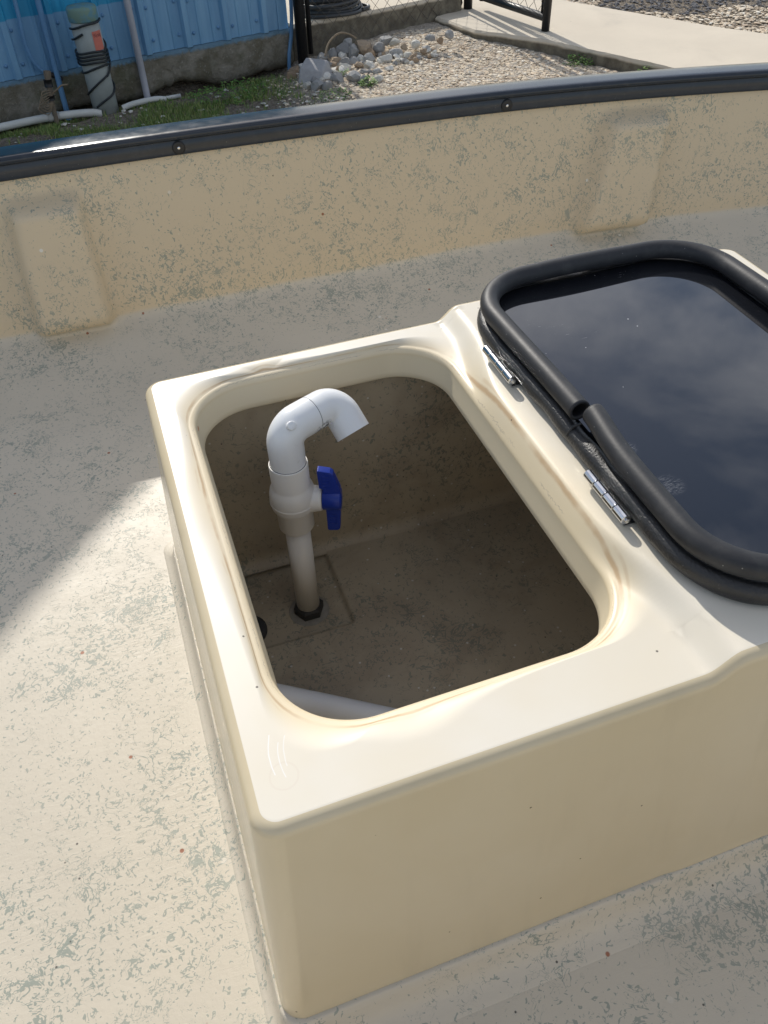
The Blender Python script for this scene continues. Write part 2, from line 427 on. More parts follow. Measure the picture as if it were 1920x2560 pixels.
def tube(P, r, n=16, closed=False, caps=True, sy=1.0, hollow=None):
    P = np.asarray(P, float); T, U, W = frames(P, closed)
    r = np.broadcast_to(np.asarray(r, float), (len(P),))
    a = np.arange(n) * 2 * math.pi / n
    V = (P[:, None, :] + U[:, None, :] * (np.cos(a)[None, :, None] * r[:, None, None] * sy) + W[:, None, :] * (np.sin(a)[None, :, None] * r[:, None, None])).reshape(-1, 3)
    F = []; m = len(P)
    for i in range(m if closed else m - 1):
        j = (i + 1) % m
        for k in range(n):
            l = (k + 1) % n; F.append((i * n + k, j * n + k, j * n + l, i * n + l)[::-1])
    if not closed:
        if hollow:
            Vi = (P[:, None, :] + (V.reshape(m, n, 3) - P[:, None, :]) * hollow).reshape(-1, 3); o = len(V)
            V = np.concatenate([V, Vi])
            for i in range(m - 1):
                for k in range(n):
                    l = (k + 1) % n; F.append((o + i * n + k, o + (i + 1) * n + k, o + (i + 1) * n + l, o + i * n + l))
            for e in (0, m - 1):
                for k in range(n):
                    l = (k + 1) % n; q = (e * n + k, e * n + l, o + e * n + l, o + e * n + k); F.append(q if e else q[::-1])
        elif caps:
            F.append(tuple(range(n))); F.append(tuple(range((m - 1) * n, m * n))[::-1])
    return V, F
def lathe(prof, base, axis=(0, 0, 1), n=32, caps=True):
    """prof: list of (r, h) along axis from base"""
    ax = np.array(axis, float); ax /= np.linalg.norm(ax); base = np.array(base, float)
    up = np.array([0, 0, 1.0]) if abs(ax[2]) < .9 else np.array([1.0, 0, 0])
    U = up - ax * (up @ ax); U /= np.linalg.norm(U); W = np.cross(ax, U)
    a = np.arange(n) * 2 * math.pi / n; V = []; F = []
    for r, h in prof: V.append(base + ax * h + np.outer(np.cos(a) * r, U) + np.outer(np.sin(a) * r, W))
    m = len(prof)
    for i in range(m - 1):
        for k in range(n):
            l = (k + 1) % n; F.append((i * n + k, i * n + l, (i + 1) * n + l, (i + 1) * n + k))
    if caps: F.append(tuple(range(n))[::-1]); F.append(tuple(range((m - 1) * n, m * n)))
    return np.concatenate(V), F
def rrect(x0, x1, y0, y1, r, nc=16, nsx=40, nsy=40):
    pts = []
    def seg(a, b, n): 
        for i in range(n): pts.append((a[0] + (b[0] - a[0]) * i / n, a[1] + (b[1] - a[1]) * i / n))
    def arc(cx_, cy_, a0, n):
        for i in range(n):
            t = a0 + math.pi / 2 * i / n; pts.append((cx_ + r * math.cos(t), cy_ + r * math.sin(t)))
    seg((x0 + r, y0), (x1 - r, y0), nsx); arc(x1 - r, y0 + r, -math.pi / 2, nc)
    seg((x1, y0 + r), (x1, y1 - r), nsy); arc(x1 - r, y1 - r, 0, nc)
    seg((x1 - r, y1), (x0 + r, y1), nsx); arc(x0 + r, y1 - r, math.pi / 2, nc)
    seg((x0, y1 - r), (x0, y0 + r), nsy); arc(x0 + r, y0 + r, math.pi, nc)
    return np.array(pts)
def rings(loops, close_top=False):
    n = len(loops[0]); F = []
    for i in range(len(loops) - 1):
        for k in range(n):
            l = (k + 1) % n; F.append((i * n + k, i * n + l, (i + 1) * n + l, (i + 1) * n + k))
    return np.concatenate(loops), F
def box(x0, x1, y0, y1, z0, z1):
    V = [(x, y, z) for z in (z0, z1) for y in (y0, y1) for x in (x0, x1)]
    return np.array(V, float), [(0, 2, 3, 1), (4, 5, 7, 6), (0, 1, 5, 4), (2, 6, 7, 3), (0, 4, 6, 2), (1, 3, 7, 5)]
def grid(X):
    a, b = X.shape[:2]; F = []
    for i in range(a - 1):
        for j in range(b - 1): F.append((i * b + j, (i + 1) * b + j, (i + 1) * b + j + 1, i * b + j + 1))
    return X.reshape(-1, 3), F
def bevel(o, wd=.003, seg=2):
    md = o.modifiers.new('bevel', 'BEVEL'); md.width = wd; md.segments = seg; md.limit_method = 'ANGLE'; md.angle_limit = R(35); return o
def smooth5(x, a, b):
    t = np.clip((x - a) / (b - a), 0, 1); return t * t * t * (t * (t * 6 - 15) + 10)
def sstep(x, a, b):
    t = np.clip((x - a) / (b - a), 0, 1); return t * t * (3 - 2 * t)
G = -0.65          # general ground level (the boat's deck is z = 0)

# ================================================================== SETTING
def ground_z(x, y):
    cx0, cy0 = 1.43, 6.15
    dn = (x - cx0) * .21 + (y - cy0) * -.977        # distance in front of the shed wall
    ds = -((x - cx0) * .977 + (y - cy0) * .21)      # distance along it, to the left
    tr = np.exp(-((dn - .02) / .16) ** 2) * sstep(ds, -.05, .12)
    z = G - .15 * tr
    z = z + .07 * sstep(x, 1.5, 2.4) * sstep(y, 5.2, 6.1)
    z = z + .02 * np.sin(x * 3.1 + y) * np.sin(y * 2.3 - x) * sstep(y, 2.6, 3.5)
    return z
xs = np.concatenate([np.linspace(-90, -3, 24), np.linspace(-2.9, 6, 240), np.linspace(6.5, 90, 24)])
ys = np.concatenate([np.linspace(-90, 2.4, 24), np.linspace(2.5, 7.4, 170), np.linspace(7.8, 90, 24)])
X, Y = np.meshgrid(xs, ys, indexing='ij')
tag(obj('ground', *grid(np.stack([X, Y, ground_z(X, Y) + .006 * np.sin(X * 37) * np.sin(Y * 41) * (np.abs(X) < 7)], -1)), M_ground), kind='structure')

def slab(name, poly, top, thick, mat, rough=.012, wobble=3):
    """flat slab with slightly broken near edges; origin on its top surface"""
    P = []
    for i in range(len(poly)):
        a = np.array(poly[i]); b = np.array(poly[(i + 1) % len(poly)]); n = max(2, int(np.linalg.norm(b - a) / .06)) if np.linalg.norm(b - a) < 4 else 2
        for k in range(n): P.append(a + (b - a) * k / n + rng.normal(0, rough * .35, 2))
    P = np.array(P); n = len(P)
    ctr = P.mean(0)
    inn = P + (ctr - P) / np.linalg.norm(ctr - P, axis=1)[:, None] * .012
    lo = [np.c_[P - 0, np.full(n, top - thick)], np.c_[P, np.full(n, top - .016) + rng.normal(0, .003, n)], np.c_[inn, np.full(n, top)]]
    V, F = rings(lo)
    F.append(tuple(range(2 * n, 3 * n)))
    return tag(obj(name, V, F, mat, smooth=False, loc=(ctr[0], ctr[1], top)), kind='structure')
slab('concrete_slab', [(1.47, 6.14), (2.10, 6.26), (2.86, 6.47), (2.90, 6.60), (2.80, 10.5), (.6, 10.5), (1.35, 6.75)], -.435, .4, M_slab)
slab('walkway', [(2.62, 6.39), (2.73, 5.94), (3.066, 5.50), (3.44, 4.735), (3.75, 3.95), (4.3, 2.6), (5.4, 2.6), (4.85, 4.1), (4.47, 4.98), (4.27, 5.27), (3.90, 5.98), (3.62, 6.55), (3.3, 7.6), (3.2, 10.5), (2.86, 10.5), (2.9, 6.52)], -.555, .3, M_walk)

# ------------------------------------------------------------------ shed
SC0 = np.array([1.43, 6.15]); SA = np.array([.977, .21]); SN = np.array([.21, -.977])
SA = SA / np.linalg.norm(SA); SN = np.array([SA[1], -SA[0]])
def sp(s, z, off=0.0):
    q = SC0 - SA * s + SN * off; return np.array([q[0], q[1], z])
shed = empty('metal_shed', (SC0[0] - SA[0] * 2, SC0[1] - SA[1] * 2, G), 'blue ribbed sheet metal shed on a weathered concrete foundation', 'shed')
MB = -.45   # bottom edge of the sheet metal
def rake(s): return 1.82 + .56 * s if s < 3.2 else 1.82 + .56 * (6.4 - s)
prof = []
SMAX = 6.4; base = .16; s = -.0
cols = [0.0]
for k in range(0, 24):
    c = base + k * .272
    for d, h in ((-.030, 0), (-.016, .028), (.016, .028), (.030, 0)): prof.append((c + d, h))
    for mnr in (.09, .18):
        for d, h in ((-.012, 0), (-.005, .006), (.005, .006), (.012, 0)): prof.append((c + mnr + d, h))
prof = [(0.0, 0)] + [p for p in prof if 0 < p[0] < SMAX] + [(SMAX, 0)]
V = []; F = []
for i, (s, h) in enumerate(prof):
    V += [sp(s, MB, h), sp(s, min(rake(s), rake(s)) + .05, h)]
    if i: F.append((2 * i - 2, 2 * i, 2 * i + 1, 2 * i - 1)[::-1])
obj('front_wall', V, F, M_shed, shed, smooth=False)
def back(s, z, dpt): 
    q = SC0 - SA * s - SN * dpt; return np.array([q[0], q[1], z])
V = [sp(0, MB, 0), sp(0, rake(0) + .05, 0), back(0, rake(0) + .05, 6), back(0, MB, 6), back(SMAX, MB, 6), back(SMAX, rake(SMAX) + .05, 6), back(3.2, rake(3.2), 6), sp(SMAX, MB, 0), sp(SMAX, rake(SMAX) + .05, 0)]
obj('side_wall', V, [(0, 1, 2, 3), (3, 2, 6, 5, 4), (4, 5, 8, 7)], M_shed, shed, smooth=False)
V = []; F = []
for sgn, (sa, sb) in enumerate((((-.12), 3.2), (3.2, 6.52))):
    b0 = len(V)
    for th in (0, .06):
        for s in (sa, sb):
            zz = (1.82 + .56 * s if sgn == 0 else 1.82 + .56 * (6.4 - s)) + th
            V += [sp(s, zz, .30), back(s, zz, 6.3)]
    F += [(b0, b0 + 1, b0 + 3, b0 + 2), (b0 + 4, b0 + 6, b0 + 7, b0 + 5), (b0, b0 + 2, b0 + 6, b0 + 4), (b0 + 1, b0 + 5, b0 + 7, b0 + 3), (b0, b0 + 4, b0 + 5, b0 + 1), (b0 + 2, b0 + 3, b0 + 7, b0 + 6)]
obj('roof', V, F, M_roof, shed, smooth=False)
# foundation: a concrete beam whose lower front edge is broken away over the washed-out soil
ss = np.linspace(-.03, 6.4, 200); zz = np.linspace(0, 1, 10)
Vf = []
for s in ss:
    low = -.695 + .03 * math.sin(s * 7 + 1) * math.sin(s * 3.1) + rng.normal(0, .006) + .05 * math.exp(-((s - .75) / .22) ** 2)
    for t in zz:
        z = MB - .004 + (low - MB) * t
        Vf.append(sp(s, z, .022 + rng.normal(0, .003) - .03 * max(0, t - .85) / .15))
    Vf.append(sp(s, low, -.25))
Vf = np.array(Vf).reshape(len(ss), 11, 3)
top = np.array([sp(s, MB - .004, -.2) for s in ss])[:, None, :]
Vf = np.concatenate([top, Vf], 1)
found = obj('foundation', *grid(Vf), M_found, shed)
for k in range(7):
    for d, z in ((.052, -.375), (.225, -.380), (.235, -.20), (.05, -.19)):
        v2, f2 = lathe([(.011, 0), (.011, .004), (.006, .008)], sp(.16 + k * .272 + d, z, .0005), (SN[0], SN[1], 0), 8)
        obj('screw_head', v2, f2, M_bluepipe, shed)
V, F = join(box(0, 1, 0, 1, 0, 1)); V = np.array([sp(-.012 + v[0] * .07, MB - .002 + v[2] * 2.2, .004 + v[1] * .006) for v in V])
obj('corner_trim', V, F, M_shed, shed, smooth=False)
# dark soil hollow under the beam
# ------------------------------------------------------------------ pipes along the shed
tag(obj('conduit', *tube([sp(1.06, z, .055) for z in (.6, .2, -.2, -.5, -.71)], .021, 16), M_conduit, loc=tuple(sp(1.06, -.71, .055))), 'straight pale grey conduit rising up the blue shed wall', 'pipe')
pts = [(1.685, .6), (1.69, .2), (1.695, -.10), (1.705, -.25), (1.70, -.32), (1.685, -.375), (1.655, -.42), (1.61, -.452), (1.575, -.47), (1.555, -.49)]
def smoothpath(P, n=6):
    P = np.asarray(P, float); Q = []
    for i in range(len(P) - 1):
        p0 = P[max(i - 1, 0)]; p1 = P[i]; p2 = P[i + 1]; p3 = P[min(i + 2, len(P) - 1)]
        for k in range(n):
            t = k / n
            Q.append(.5 * ((2 * p1) + (-p0 + p2) * t + (2 * p0 - 5 * p1 + 4 * p2 - p3) * t * t + (-p0 + 3 * p1 - 3 * p2 + p3) * t ** 3))
    Q.append(P[-1]); return np.array(Q)
e = empty('bent_conduit', tuple(sp(1.60, -.45, .04)), 'thin blue conduit bent sideways at its lower end towards the wooden stake', 'pipe')
P = smoothpath([sp(s, z, .042) for s, z in pts])
obj('tube', *tube(P[:-14], .0115, 12), M_bluepipe, e)
obj('taped_end', *tube(P[-16:], .0145, 12), M_tape, e)
tag(obj('blue_conduit', *tube(smoothpath([sp(1.56, .6, .05), sp(1.568, .1, .05), sp(1.574, -.30, .05), sp(1.580, -.5, .055), sp(1.583, -.71, .06)]), .0165, 12), M_bluepipe, loc=tuple(sp(1.58, -.71, .06))), 'straight blue conduit running down behind the wooden stake', 'pipe')
tag(obj('corner_conduit', *tube(smoothpath([sp(-.045, .6, .035), sp(-.04, -.2, .035), sp(-.02, -.45, .04), sp(.02, -.60, .05), sp(.03, -.70, .05)]), .013, 12), M_bluepipe, loc=tuple(sp(.03, -.70, .05))), 'slim bright blue pipe down the shed corner beside the black fence post', 'pipe')
st = empty('wooden_stake', (-.173, 5.53, G), 'grey wooden stake with black tape and loose wires before the shed', 'stake')
P = np.array([(-.173, 5.53, G - .02), (-.172, 5.535, -.55), (-.160, 5.545, -.45), (-.147, 5.552, -.372)])
V, F = tube(P, [.014, .014, .017, .021], 6); obj('shaft', V, F, M_wood, st, smooth=False)
obj('tape_wrap', *tube([P[2] + (0, 0, -.005), P[2] + (.002, .002, .035)], .024, 10), M_tape, st)
obj('tape_wrap', *tube([(-.168, 5.54, -.525), (-.166, 5.54, -.50)], .021, 10), M_tape, st)
wr = []
for k in range(5):
    a = [(-.16, 5.53, -.47 - .01 * k), (-.21 - .01 * k, 5.50, -.47 - .02 * k), (-.205, 5.50, -.53 - .015 * k), (-.165, 5.52, -.535)]
    wr.append(tube(smoothpath(a), .0028, 6))
wr.append(tube(smoothpath([(-.15, 5.54, -.49), (-.12, 5.53, -.47), (-.09, 5.53, -.452), (-.055, 5.53, -.452)]), .005, 6))
obj('loose_wires', *join(*wr), M_twig, st)
e = empty('ground_pipe', (-.2, 5.55, G + .01), 'white plastic pipe lying on the grass in front of the wooden stake', 'pipe')
P = smoothpath([(-1.5, 5.36, -.632), (-.9, 5.425, -.63), (-.49, 5.495, -.62), (-.20, 5.553, -.62), (0.02, 5.575, -.632), (.09, 5.585, -.65)])
obj('tube', *tube(P, .022, 14), M_groundpipe, e)
obj('coupling', *tube([(-.215, 5.549, -.62), (-.150, 5.559, -.621)], .0255, 14), M_groundpipe, e)
tag(obj('ground_pipe', *tube(smoothpath([(.225, 5.605, -.642), (.30, 5.62, -.630), (.43, 5.645, -.628), (.50, 5.655, -.64)]), .017, 12), M_groundpipe, loc=(.36, 5.63, -.64)), 'short white pipe end lying in grass at the foot of the pale conduit', 'pipe')
tag(obj('ground_pipe', *tube([(.50, 5.70, -.648), (.60, 5.70, -.644)], .012, 10), M_groundpipe, loc=(.55, 5.70, -.65)), 'small broken piece of white pipe in the grass right of the conduit', 'pipe')
# ------------------------------------------------------------------ standpipe
sx, sy = .128, 5.665; SR = .076
stp = empty('standpipe', (sx, sy, G), 'fat grey capped standpipe wound with black cord, salmon warning sticker on it', 'standpipe')
obj('pipe', *lathe([(SR, -.06), (SR, .27), (SR * .98, .275)], (sx, sy, G), n=32), M_stand, stp)
obj('collar', *lathe([(SR * 1.0, .262), (SR * 1.06, .266), (SR * 1.06, .46), (SR * 1.02, .463), (SR * 1.02, .50)], (sx, sy, G), n=32), M_stand, stp)
obj('cap', *lathe([(SR * 1.09, .485), (SR * 1.12, .49), (SR * 1.12, .545), (SR * 1.06, .556), (SR * .4, .562), (0.001, .563)], (sx, sy, G), n=32), M_cap, stp)
ta = np.linspace(-1.28, -.48, 9)
V = np.array([(sx + SR * 1.085 * math.cos(t), sy + SR * 1.085 * math.sin(t), G + z) for z in (.338, .437) for t in ta])
tg = obj('sticker', V, [(i, i + 1, i + 10, i + 9) for i in range(8)], M_tagc, stp)
fc = bpy.data.curves.new('lettering', 'FONT'); fc.body = "Warning"; fc.size = .030; fc.align_x = 'CENTER'
fo = bpy.data.objects.new('lettering_src', fc); C.objects.link(fo)
dg = bpy.context.evaluated_depsgraph_get(); tm = bpy.data.meshes.new_from_object(fo.evaluated_get(dg)); bpy.data.objects.remove(fo)
V = []; F = [tuple(p.vertices) for p in tm.polygons]
for v in tm.vertices:
    t = -.88 + v.co.x * .55 / (SR * 1.09); V.append((sx + SR * 1.092 * math.cos(t), sy + SR * 1.092 * math.sin(t), G + .406 + v.co.y))
obj('lettering', V, F, M_ink, tg, smooth=False)
cd = []
def helix(z0, z1, t0, t1, r, n=60, wob=.004):
    return [(sx + r * math.cos(t), sy + r * math.sin(t), G + z0 + (z1 - z0) * i / n + wob * math.sin(3 * t)) for i, t in enumerate(np.linspace(t0, t1, n + 1))]
rc = SR * 1.06 + .006
cpath = helix(.49, .455, -.2, -3.0, rc + .003) + helix(.455, .33, -3.0, -7.0, rc + .002)[1:] + helix(.335, .26, -7.0, -7.0 - 4 * 2 * math.pi, rc + .004, 200)[1:] + helix(.26, .19, -7.0 - 8 * math.pi, -11.0 - 8 * math.pi, SR + .006)[1:] + helix(.19, .035, -11 - 8 * math.pi, -14.8 - 8 * math.pi, SR + .006)[1:]
tag(obj('cord', *tube(cpath, .0062, 8), M_cord, loc=(sx, sy, G)), 'thin black cord wound many times round the grey standpipe', 'cord')
cpath = helix(.43, .325, -1.9, -5.5, rc + .004) + helix(.325, .20, -5.5, -7.2, SR + .012)[1:] + helix(.20, .09, -7.2, -9.5, SR + .007)[1:]
tag(obj('cord', *tube(cpath, .0062, 8), M_cord, loc=(sx, sy, G)), 'second black cord looped slantwise across the grey standpipe', 'cord')

# ------------------------------------------------------------------ fence and gate
def mesh_wire(A, B, z0, z1, r=.0021, cell=.052):
    """chain link between two plan points: zig-zag wires that interlock"""
    A = np.array(A); B = np.array(B); ln = np.linalg.norm(B - A); d = (B - A) / ln; nn = np.array([-d[1], d[0]])
    ms = []; k = 0; s = 0.0
    while s < ln:
        pts = []; z = z0; i = 0
        while z <= z1:
            u = min(ln, max(0, s + (cell if (i + k) % 2 else 0)))
            o = nn * (.003 if i % 2 else -.003)
            pts.append((A[0] + d[0] * u + o[0], A[1] + d[1] * u + o[1], z)); z += cell * 1.02; i += 1
        ms.append(tube(pts, r, 4, caps=False)); s += cell; k += 1
    return join(*ms)
FA = (1.50, 6.03); FB = (2.93, 6.50)
fen = empty('chain_link_fence', (2.2, 6.26, -.6), 'black chain link fence between the shed corner and the gate', 'fence')
for p, rr, z0 in ((FA, .036, -.66), ((1.565, 6.055), .017, -.60), (FB, .033, -.66), ((2.86, 6.477), .010, -.52)):
    obj('post', *lathe([(rr, 0), (rr, .66 + .62), (rr * .6, .66 + .65)], (p[0], p[1], z0), n=20), M_fence, fen)
obj('chain_link', *mesh_wire((1.56, 6.06), (2.88, 6.485), -.56, .60), M_wire, fen)
obj('top_rail', *tube([(1.5, 6.03, .58), (2.93, 6.5, .58)], .021, 12), M_fence, fen)
GA = np.array([3.02, 6.44]); GB = np.array([3.165, 5.70])
gt = empty('gate', (3.09, 6.07, -.555), 'black chain link gate standing open over the concrete walkway', 'gate')
obj('hinge_stile', *lathe([(.024, 0), (.024, 1.2)], (GA[0], GA[1], -.50), n=16), M_fence, gt)
obj('free_stile', *lathe([(.028, 0), (.028, 1.25)], (GB[0], GB[1], -.553), n=16), M_fence, gt)
obj('bottom_rail', *tube([(*GA, -.475), (*GB, -.475)], .026, 14), M_fence, gt)
obj('top_rail', *tube([(*GA, .66), (*GB, .66)], .021, 14), M_fence, gt)
GD = (GB - GA) / np.linalg.norm(GB - GA)
obj('chain_link', *mesh_wire(GA + GD * .03, GB - GD * .06, -.455, .66), M_wire, gt)
q = GB - GD * .055
V, F = join(lathe([(.008, 0), (.008, 1.1)], (q[0], q[1], -.46), n=8), tube([(q[0], q[1], -.40), (GB[0], GB[1], -.40)], .011, 8), tube([(q[0], q[1], .2), (GB[0], GB[1], .2)], .011, 8))
obj('tension_bar', V, F, M_fence, gt)
# coiled cable on the slab behind the fence
cb = []
for k in range(9):
    a0 = rng.uniform(0, 6.28); rr = .215 + rng.normal(0, .014); n = 70
    cxk = 1.80 + rng.normal(0, .018); cyk = 6.40 + rng.normal(0, .02)
    cb += [(cxk + rr * math.cos(a0 * 0 + t), cyk + rr * .95 * math.sin(a0 * 0 + t), -.42 + .012 * k + .006 * math.sin(3 * t + k)) for t in np.linspace(0, 2 * math.pi, n, endpoint=False)]
cb += [(1.99 + .05 * math.cos(t) * 0 + .10 * math.sin(t), 6.36 - .16 * (1 - math.cos(t)) * .5 + .05, -.42) for t in np.linspace(0, 3.1, 20)]
cbs = np.array(cb); k = np.ones(9) / 9
cbs = np.stack([np.convolve(np.pad(cbs[:, i], 4, 'edge'), k, 'valid') for i in range(3)], 1)
tag(obj('coiled_cable', *tube(cbs, .0125, 8), M_cable, loc=(1.8, 6.4, -.432)), 'thick dark cable coiled on the pale slab behind the fence', 'cable')

# ------------------------------------------------------------------ rocks, gravel, plants
ICO_V = None
def ico(sub):
    import bmesh
    bm = bmesh.new(); bmesh.ops.create_icosphere(bm, subdivisions=sub, radius=1.0)
    V = np.array([v.co[:] for v in bm.verts]); F = [tuple(v.index for v in f.verts) for f in bm.faces]; bm.free(); return V, F
IC1, IF1 = ico(1); IC2, IF2 = ico(2)
def rockmesh(r, sq=(1, 1, .7), rough=.25, cuts=7):
    V = IC2.copy()
    for _ in range(cuts):                       # chop flat facets
        n = rng.normal(0, 1, 3); n /= np.linalg.norm(n); h = rng.uniform(.45, .85)
        d = V @ n; V = V - np.outer(np.maximum(d - h, 0), n)
    V = V * (1 + rng.normal(0, rough * .18, (len(V), 1)))
    a = rng.uniform(0, 6.28); c, s_ = math.cos(a), math.sin(a)
    V = V * np.array(sq) * r
    return V @ np.array([[c, s_, 0], [-s_, c, 0], [0, 0, 1]])
def pxg(px, py, z):      # design-time pixel of the photo to a ground point at height z
    d = RX * (px - 960) + RY * (py - 1280) + RZ * 2046.3
    # rows of the camera frame -> world
    d = Vector((RX[0] * (px - 960) + RY[0] * (py - 1280) + RZ[0] * 2046.3, RX[1] * (px - 960) + RY[1] * (py - 1280) + RZ[1] * 2046.3, RX[2] * (px - 960) + RY[2] * (py - 1280) + RZ[2] * 2046.3))
    t = (z - CAM[2]) / d.z; return (CAM[0] + d.x * t, CAM[1] + d.y * t)
def gz(x, y): return float(ground_z(np.array(x), np.array(y)))
# the big squared block
bx, by = 1.475, 5.66
Vb = np.array([(-.13, -.05, 0), (.02, -.125, 0), (.135, .0, 0), (.0, .12, 0), (-.10, -.005, .085), (.035, -.075, .065), (.105, .02, .105), (-.025, .10, .115)], float)
o = obj('rock', Vb + np.array([bx, by, gz(bx, by) - .012]), [(3, 2, 1, 0), (4, 5, 6, 7), (0, 1, 5, 4), (1, 2, 6, 5), (2, 3, 7, 6), (3, 0, 4, 7)], M_block, smooth=False, loc=(bx, by, gz(bx, by)), attrs={'tone': [.5] * 8})
bevel(o, .012, 3); tag(o, 'large squared grey rock at the foot of the black fence post', 'rock')
spec = {'rockwhite': (M_rockwhite, 'pale whitish rock in the rubble heap below the chain link fence', 'white rocks in the rubble heap'),
        'rockgrey': (M_rockgrey, 'grey rock in the rubble heap below the chain link fence', 'grey rocks in the rubble heap'),
        'rocktan': (M_rocktan, 'brown tan rock in the rubble heap below the chain link fence', 'brown rocks in the rubble heap')}
big = [(855, 128, .048, 'rockwhite'), (880, 148, .05, 'rockgrey'), (895, 160, .04, 'rocktan'), (843, 190, .055, 'rockgrey'), (885, 190, .07, 'rockgrey'), (908, 196, .05, 'rockgrey'),
       (790, 205, .06, 'rockgrey'), (820, 205, .05, 'rockgrey'), (855, 172, .05, 'rockwhite'), (962, 142, .055, 'rockwhite'), (905, 105, .07, 'rocktan'), (925, 120, .05, 'rocktan'),
       (880, 115, .07, 'rockgrey'), (860, 112, .06, 'rockgrey'), (840, 145, .055, 'rocktan'), (862, 152, .05, 'rockgrey'), (820, 155, .045, 'rockgrey'), (800, 170, .045, 'rocktan'),
       (925, 140, .05, 'rockgrey'), (925, 160, .05, 'rockwhite'), (990, 118, .05, 'rockgrey'), (1010, 100, .04, 'rocktan'), (950, 105, .05, 'rockgrey'), (1040, 95, .04, 'rockwhite'),
       (945, 190, .04, 'rockwhite'), (735, 160, .05, 'rocktan'), (726, 175, .045, 'rocktan'), (815, 182, .045, 'rockwhite'), (985, 90, .045, 'rockwhite'), (965, 85, .05, 'rockgrey'),
       (1075, 80, .04, 'rockgrey'), (1100, 85, .035, 'rocktan'), (940, 172, .035, 'rockgrey'), (975, 165, .03, 'rockwhite'), (1060, 110, .03, 'rocktan'), (835, 120, .05, 'rockgrey'), (805, 130, .05, 'rockgrey'),
       (790, 150, .05, 'rockgrey'), (1125, 70, .04, 'rockgrey'), (870, 95, .05, 'rockgrey'), (905, 135, .04, 'rockwhite'), (1005, 140, .025, 'rockwhite')]
for _ in range(75):
    qx = rng.uniform(745, 1120); qy = rng.uniform(max(88, 150 - (qx - 745) * .16), 222 - (qx - 745) * .24)
    big.append((qx, qy, rng.uniform(.018, .042), ('rockwhite', 'rockgrey', 'rockgrey', 'rockwhite', 'rocktan')[int(rng.integers(5))]))
for px, py, r, kd in big:
    lift = .10 * max(0, (150 - py) / 70)
    x, y = pxg(px, py, G + .05 + lift)
    y = min(y, 6.02 + (x - 1.5) * .29)
    m_, lab, grp = spec[kd]; V = rockmesh(r, (1, rng.uniform(.75, 1), rng.uniform(.6, .85)))
    z = max(gz(x, y), G + lift) + r * .25
    o = obj('rock', V + np.array([x, y, z]), IF2, m_, smooth=False, loc=(x, y, z - r * .5), attrs={'tone': np.full(len(V), rng.uniform())})
    tag(o, lab, 'rock', grp)
# a soil bank that the rubble leans on
def stones(n, fx, rmin, rmax, mat, name):
    Vs = []; Fs = []; Ts = []; c = 0
    F0 = np.array(IF1)
    for _ in range(n):
        x, y, z = fx()
        r = rmin + (rmax - rmin) * rng.random() ** 2.5
        V = IC1 * (1 + rng.normal(0, .16, (len(IC1), 1))) * np.array([rng.uniform(.8, 1.5), rng.uniform(.7, 1.1), rng.uniform(.25, .5)]) * r
        a = rng.uniform(0, 6.28); ca, sa = math.cos(a), math.sin(a)
        V = V @ np.array([[ca, sa, 0], [-sa, ca, 0], [0, 0, 1]]) + np.array([x, y, z + r * .15])
        Vs.append(V); Fs.append(F0 + c); c += len(V); Ts.append(np.full(len(V), rng.random()))
    return tag(obj(name, np.concatenate(Vs), np.concatenate(Fs), mat, smooth=False, attrs={'tone': np.concatenate(Ts)}), kind='stuff')
WE = np.array([(2.62, 6.39), (2.73, 5.94), (3.066, 5.50), (3.44, 4.735), (3.75, 3.95)])
def walk_edge_x(y): return float(np.interp(y, WE[::-1, 1], WE[::-1, 0]))
def gpos():
    while True:
        y = rng.uniform(4.3, 6.25); x = rng.uniform(1.15, 3.3)
        if x > walk_edge_x(y) - .02: continue
        if y > 6.05 + (x - 1.5) * .27: continue
        if x < 1.55 and rng.random() > .22: continue
        return x, y, gz(x, y)
stones(20000, gpos, .004, .016, M_gravel, 'gravel')
def gpos2():
    while True:
        y = rng.uniform(4.2, 7.2); x = rng.uniform(3.6, 6.2)
        xe = float(np.interp(y, [2.6, 4.1, 4.98, 5.27, 5.98, 6.55, 7.6], [5.4, 4.85, 4.47, 4.27, 3.9, 3.62, 3.3]))
        if x < xe - .02 or dark(x, y): continue
        return x, y, G + .085
def dark(x, y): return (y - 5.70 + .10 * math.sin(x * 9) > -.20 * (x - 4.5)) and x > 3.95 + .2 * math.sin(y * 5) and (y < 7.0)  # outline of the shadow painted with darker stones
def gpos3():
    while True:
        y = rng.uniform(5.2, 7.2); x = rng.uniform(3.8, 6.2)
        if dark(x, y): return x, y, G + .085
# raised gravel bed beyond the walkway
bedp = [(5.35, 2.6), (4.80, 4.1), (4.42, 4.98), (4.22, 5.27), (3.85, 5.98), (3.57, 6.55), (3.25, 7.6), (3.15, 10.4), (14, 12), (14, 2.6)]
slab('gravel_bed', bedp, G + .08, .1, M_ground)
stones(6000, gpos2, .006, .020, M_gravel, 'gravel')
stones(4000, gpos3, .006, .018, M_gravel_shade, 'gravel_shade_patch')

